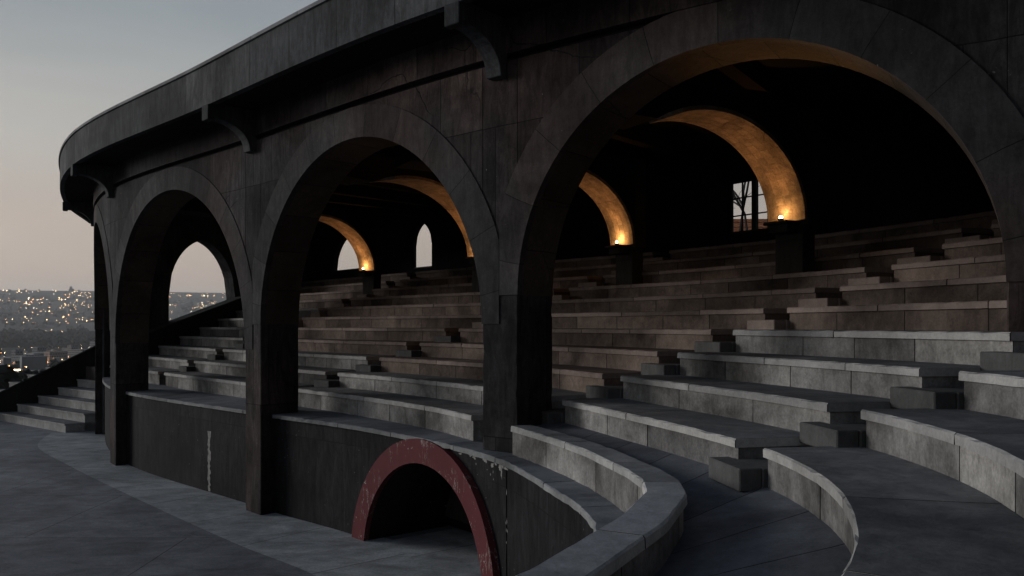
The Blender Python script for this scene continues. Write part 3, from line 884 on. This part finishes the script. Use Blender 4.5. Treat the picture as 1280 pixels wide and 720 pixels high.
# ------------------------------------------------------------------ far land and city
def terr(d, a):
    xs = [0, 45, 120, 300, 800, 1500, 2500, 3500, 4500, 6000, 7200, 9000]
    zs = [-.6, -.8, -5, -19, -42, -56, -58, -22, 52, 176, 275, 250]
    z = float(np.interp(d, xs, zs))
    f = min(1, max(0, (d - 2200)/3000))
    z += f*14*mnoise.noise((a*3.1, d*.0009, 1.7)) + f*4*mnoise.noise((a*11, d*.002, 4.1))
    return z
M['land'] = plain('dark_land', (.045, .05, .052), .9, 0, .2, .5, .01)
b = MB(); ds = [30, 45, 80, 150, 300, 550, 800, 1200, 1700, 2300, 2900, 3500, 4100, 4700, 5400, 6100, 6700, 7200, 7800, 9000]
AZ = [R(a) for a in np.arange(-180, 180.1, 3)]
def pol(d, a): return (d*math.sin(a), d*math.cos(a), terr(d, a))
for i in range(len(ds) - 1):
    for j in range(len(AZ) - 1): b.face([pol(ds[i], AZ[j]), pol(ds[i], AZ[j+1]), pol(ds[i+1], AZ[j+1]), pol(ds[i+1], AZ[j])])
o = b.build('hills', M['land'], smooth=True); tag(o, kind='structure')

def azpx(px): return math.atan((px - CX)/F)
rng = random.Random(11)
M['bldg'] = plain('city_walls', (.2, .21, .21), .9, 0, .2, .7, .03)
M['bldg_pale'] = masonry('pale_city_block', (.05, .055, .06), (.1, .1, .105), 3.4, 3.2, .75, .9, 0, .2, .1, mcol=(.26, .265, .27))
M['forest'] = plain('dark_forest', (.018, .024, .02), .95, 0, .1, .5, .05)
def citybox(b, d, a, w, dp, h, rot):
    x, y, z = pol(d, a); c, s = math.cos(rot), math.sin(rot)
    b.box((x, y, z - 4), (w*c, w*s, 0), (-dp*s, dp*c, 0), (0, 0, h + 4))
b = MB()
for i in range(2600):
    f = rng.random(); d = 700 + 6300*f**.8
    if 2250 < d < 3300 and rng.random() < .93: continue
    a = rng.uniform(R(-46), R(-6)); 
    if mnoise.noise((a*18, d*.0016, 0)) < -.12: continue
    citybox(b, d, a, rng.uniform(9, 30), rng.uniform(9, 22), rng.choice((5, 6, 8, 10, 13, 18)), rng.uniform(0, 3))
o = b.build('distant_city', M['bldg'], weld=False); tag(o, 'spread of low grey city buildings over the valley and far hillside', 'city', kind='stuff')
for px, d, w, h in ((112, 1500, 46, 28), (84, 1350, 34, 22), (40, 1250, 40, 20), (14, 1150, 30, 17)):
    b = MB(); a = azpx(px); citybox(b, d, a, w, w*.6, h, -.5)
    x, y, z = pol(d, a); citybox(b, d + 4, a, w*.3, w*.3, h + 6, -.5)
    o = b.build('office_block', M['bldg_pale'])
    tag(o, {112: 'pale wide office block at the right edge of the city view', 84: 'pale office block left of the widest pale block in the valley', 40: 'pale low block below the dark woods in the city', 14: 'small pale block at the left edge of the city view'}[px], 'building', 'pale blocks in the valley')
b = MB(); a = azpx(86)
citybox(b, 7150, a, 34, 24, 18, .3); citybox(b, 7150, a + .0008, 16, 14, 36, .3)
o = b.build('hilltop_tower', M['land']); tag(o, 'small dark tower standing on the far skyline', 'tower')
# forest belts and near trees: masses of leaf clumps
b = MB()
def blob(x, y, z, r):
    pts = []
    for _ in range(9):
        v = Vector((rng.gauss(0, 1), rng.gauss(0, 1), rng.gauss(0, 1))).normalized()*r*rng.uniform(.6, 1)
        c = Vector((x, y, z)) + v; t1 = Vector((rng.gauss(0, 1), rng.gauss(0, 1), rng.gauss(0, 1))).normalized()*r*.55; t2 = v.cross(t1).normalized()*r*.55
        b.face([c - t1 - t2, c + t1 - t2, c + t1 + t2, c - t1 + t2])
for i in range(1700):
    d = rng.uniform(2300, 3300); a = rng.uniform(R(-46), R(-6)); x, y, z = pol(d, a); blob(x, y, z + 9, rng.uniform(9, 16))
for i in range(900):
    d = rng.uniform(900, 6500); a = rng.uniform(R(-46), R(-6)); x, y, z = pol(d, a); blob(x, y, z + 5, rng.uniform(5, 11))
for i in range(900):
    d = rng.uniform(190, 560); a = rng.uniform(R(-46), R(-24)); x, y, z = pol(d, a)
    if mnoise.noise((x*.02, y*.02, 5)) > -.1: blob(x, y, z + 3, rng.uniform(2.2, 4.2))
o = b.build('woods', M['forest'], weld=False); tag(o, 'dark tree masses between the city lights', 'woods', kind='stuff')
# lights
def octa(b, p, r):
    x, y, z = p; P = [(x+r, y, z), (x, y+r, z), (x-r, y, z), (x, y-r, z), (x, y, z+r), (x, y, z-r)]
    for f in ((0,1,4),(1,2,4),(2,3,4),(3,0,4),(1,0,5),(2,1,5),(3,2,5),(0,3,5)): b.face([P[q] for q in f])
cl = {'white': MB(), 'warm': MB(), 'orange': MB()}
for i in range(3400):
    f = rng.random(); d = 800 + 6100*f**1.1
    if 2300 < d < 3200 and rng.random() < .97: continue
    a = rng.uniform(R(-46), R(-6)); x, y, z = pol(d, a)
    if mnoise.noise((a*22, d*.002, 9)) < -.2: continue
    kind = rng.choices(('white', 'warm', 'orange'), (2, 6, 2 if d > 1500 else 6))[0]
    octa(cl[kind], (x, y, z + rng.uniform(6, 14)), d*.00025*rng.choice((.5, .6, .7, .8, 1, 1.35)))
for i in range(40):     # lit avenue
    f = i/39; d = 1200 + 420*f; a = azpx(57 + 5*f); x, y, z = pol(d, a); octa(cl['orange'], (x, y, z + 9), 1.3)
for i in range(26):
    d = 720; a = azpx(-5 + 30*i/25); x, y, z = pol(d, a); octa(cl['warm'], (x, y, z + 8), .5)
for k, c, s in (('white', (1, .88, .7), 19), ('warm', (1, .66, .34), 26), ('orange', (1, .42, .15), 26)):
    o = cl[k].build('city_lights', emit('city_lamp_' + k, c, s), weld=False)
    tag(o, {'white': 'scattered white lights of the distant city', 'warm': 'scattered warm yellow lights of the distant city', 'orange': 'orange street lights of the distant city and its lit avenue'}[k], 'city lights', kind='stuff')

b = MB(); b.abox(-11000, 11000, -11000, 11000, -90, 430)
hz = b.build('haze', bpy.data.materials.new('haze_air')); tag(hz, kind='stuff')
hm = hz.data.materials[0]; hm.use_nodes = True; hm.node_tree.nodes.clear()
ho = hm.node_tree.nodes.new('ShaderNodeOutputMaterial'); hv = hm.node_tree.nodes.new('ShaderNodeVolumePrincipled')
hv.inputs['Color'].default_value = (.95, .97, 1, 1); hv.inputs['Density'].default_value = 7e-5; hv.inputs['Anisotropy'].default_value = .2
hm.node_tree.links.new(hv.outputs[0], ho.inputs['Volume'])

# ------------------------------------------------------------------ behind the barred window: house and bare tree
pw = BW.pt(w_c); dv = np.array((.31, 1.0)); dv /= np.hypot(*dv)
hp = pw + dv*16
hs = empty('tiled_house', (hp[0], hp[1], 0), 'low house with orange tiled roof seen through the barred window', 'house')
b = MB(); b.abox(hp[0] - 5, hp[0] + 5, hp[1], hp[1] + 7, 0, 6.6); b.build('house_wall', plain('house_plaster', (.42, .4, .36), .9), hs)
b = MB(); x0, x1, y0, y1 = hp[0] - 5.5, hp[0] + 5.5, hp[1] - .5, hp[1] + 7.5; ym = (y0+y1)/2
b.face([(x0, y0, 6.5), (x1, y0, 6.5), (x1, ym, 8.6), (x0, ym, 8.6)]); b.face([(x0, y1, 6.5), (x1, y1, 6.5), (x1, ym, 8.6), (x0, ym, 8.6)])
b.face([(x0, y0, 6.5), (x0, ym, 8.6), (x0, y1, 6.5)]); b.face([(x1, y0, 6.5), (x1, ym, 8.6), (x1, y1, 6.5)]); b.face([(x0, y0, 6.5), (x1, y0, 6.5), (x1, y1, 6.5), (x0, y1, 6.5)])
b.build('roof', masonry('roof_tiles', (.58, .2, .09), (.68, .28, .13), .25, .3, .02, .8, 0, .3, .4), hs)
tp = pw + dv*9 + np.array((-.5, 0))
tr = empty('bare_tree', (tp[0], tp[1], 0), 'bare leafless tree outside the barred window', 'tree')
tv, te, trad = [], [], []
def branch(p, d, L, r, depth):
    global tv, te
    i0 = len(tv); tv.append(p); trad.append(r); q = p
    for k in range(4):
        q = q + d*L/4; d = (d + Vector((rng.gauss(0, .12), rng.gauss(0, .12), rng.gauss(0, .08)))).normalized()
        tv.append(q); trad.append(r*(1 - .12*(k+1))); te.append((len(tv)-2, len(tv)-1))
    if depth:
        for c in range(3):
            nd = (d + Vector((rng.gauss(0, .55), rng.gauss(0, .55), rng.uniform(-.1, .5)))).normalized(); branch(q, nd, L*.68, r*.55, depth - 1)
def tubes(name, segs, parent, mat):
    b = MB()
    for i, j in segs:
        p, q = tv[i], tv[j]; d = (q - p).normalized(); a = d.orthogonal().normalized(); c = d.cross(a)
        rg = [[p + (a*math.cos(k*math.pi/2.5) + c*math.sin(k*math.pi/2.5))*trad[i] for k in range(5)], [q + (a*math.cos(k*math.pi/2.5) + c*math.sin(k*math.pi/2.5))*trad[j] for k in range(5)]]
        b.loft([[tuple(v) for v in r] for r in rg])
    b.build(name, mat, parent)
branch(Vector((tp[0], tp[1], 0)), Vector((0, 0, 1)), 4.6, .14, 4)
bark = plain('bark', (.035, .03, .028), .9)
tubes('trunk', te[:4], tr, bark); tubes('branches', te[4:], tr, bark)

# ------------------------------------------------------------------ camera, sky, sun
cd = bpy.data.cameras.new('camera'); cam = bpy.data.objects.new('camera', cd); COL.objects.link(cam)
cam.location = (0, 0, CAMZ); cam.rotation_euler = (R(90), 0, 0)
cd.sensor_width = 36; cd.lens = 36*F/1280; cd.shift_y = (HZ - 360)/1280; cd.clip_start = .05; cd.clip_end = 20000
sc.camera = cam
SUN_EL, SUN_AZ = 4.0, -74.0      # azimuth clockwise from +Y
w = bpy.data.worlds.new('World'); sc.world = w; w.use_nodes = True
nt = w.node_tree; g = NT(nt); bg = nt.nodes['Background']
sky = nt.nodes.new('ShaderNodeTexSky'); sky.sky_type = 'NISHITA'; sky.sun_disc = False
sky.sun_elevation = R(SUN_EL); sky.sun_rotation = R(SUN_AZ); sky.altitude = 300; sky.air_density = 1.0; sky.dust_density = 2.0; sky.ozone_density = 1.5
hsv = nt.nodes.new('ShaderNodeHueSaturation'); hsv.inputs['Saturation'].default_value = .3; nt.links.new(sky.outputs[0], hsv.inputs['Color'])
# dusk veil: thin high cloud, grey blue overhead, pale in the middle, dusty pink low down
geo = nt.nodes.new('ShaderNodeTexCoord'); sep = nt.nodes.new('ShaderNodeSeparateXYZ'); nt.links.new(geo.outputs['Generated'], sep.inputs[0])
cr = nt.nodes.new('ShaderNodeValToRGB'); nt.links.new(sep.outputs['Z'], cr.inputs[0])
E = cr.color_ramp.elements
E[0].position = 0; E[0].color = (2.3, 2.05, 1.92, 1); E[1].position = 1; E[1].color = (1.05, 1.33, 1.75, 1)
for p_, c_ in ((.05, (2.95, 2.32, 2.02, 1)), (.11, (3.3, 2.65, 2.25, 1)), (.2, (3.0, 2.82, 2.64, 1)), (.33, (1.85, 2.05, 2.2, 1)), (.5, (1.15, 1.45, 1.85, 1))):
    e = E.new(p_); e.color = c_
cn = g.noise(g.map(geo.outputs['Generated'], (1.2, 1.2, 4.5)), 2.2, 5, .6, .4)
veil = g.mix(1, cr.outputs[0], g.n('ShaderNodeCombineColor', Red=g.lerp(cn, .82, 1.18), Green=g.lerp(cn, .83, 1.17), Blue=g.lerp(cn, .86, 1.14)).outputs[0], 'MULTIPLY')
# the side away from the sunset is darker
vd = nt.nodes.new('ShaderNodeVectorMath'); vd.operation = 'DOT_PRODUCT'; nt.links.new(geo.outputs['Generated'], vd.inputs[0]); vd.inputs[1].default_value = (-.85, .53, 0)
az = g.lerp(g.ramp(vd.outputs['Value'], -.85, .55), .22, 1.22)
mx_ = g.mix(.75, hsv.outputs[0], veil)
mx_ = g.mix(1, mx_, g.n('ShaderNodeCombineColor', Red=az, Green=az, Blue=g.math('MULTIPLY_ADD', az, .94, .06)).outputs[0], 'MULTIPLY')
nt.links.new(mx_, bg.inputs[0]); bg.inputs[1].default_value = .142
sd = bpy.data.lights.new('sun', 'SUN'); sd.energy = 2.1; sd.angle = R(20); sd.color = (1, .97, .935)
so = bpy.data.objects.new('sun', sd); COL.objects.link(so)
dv = Vector((math.sin(R(SUN_AZ))*math.cos(R(9)), math.cos(R(SUN_AZ))*math.cos(R(9)), math.sin(R(9))))
so.rotation_euler = dv.to_track_quat('Z', 'Y').to_euler()
sc.view_settings.view_transform = 'Standard'; sc.view_settings.look = 'None'; sc.view_settings.exposure = 0; sc.view_settings.gamma = 1
sc.view_settings.use_curve_mapping = False
sc.cycles.max_bounces = 6; sc.cycles.diffuse_bounces = 4; sc.cycles.use_denoising = True
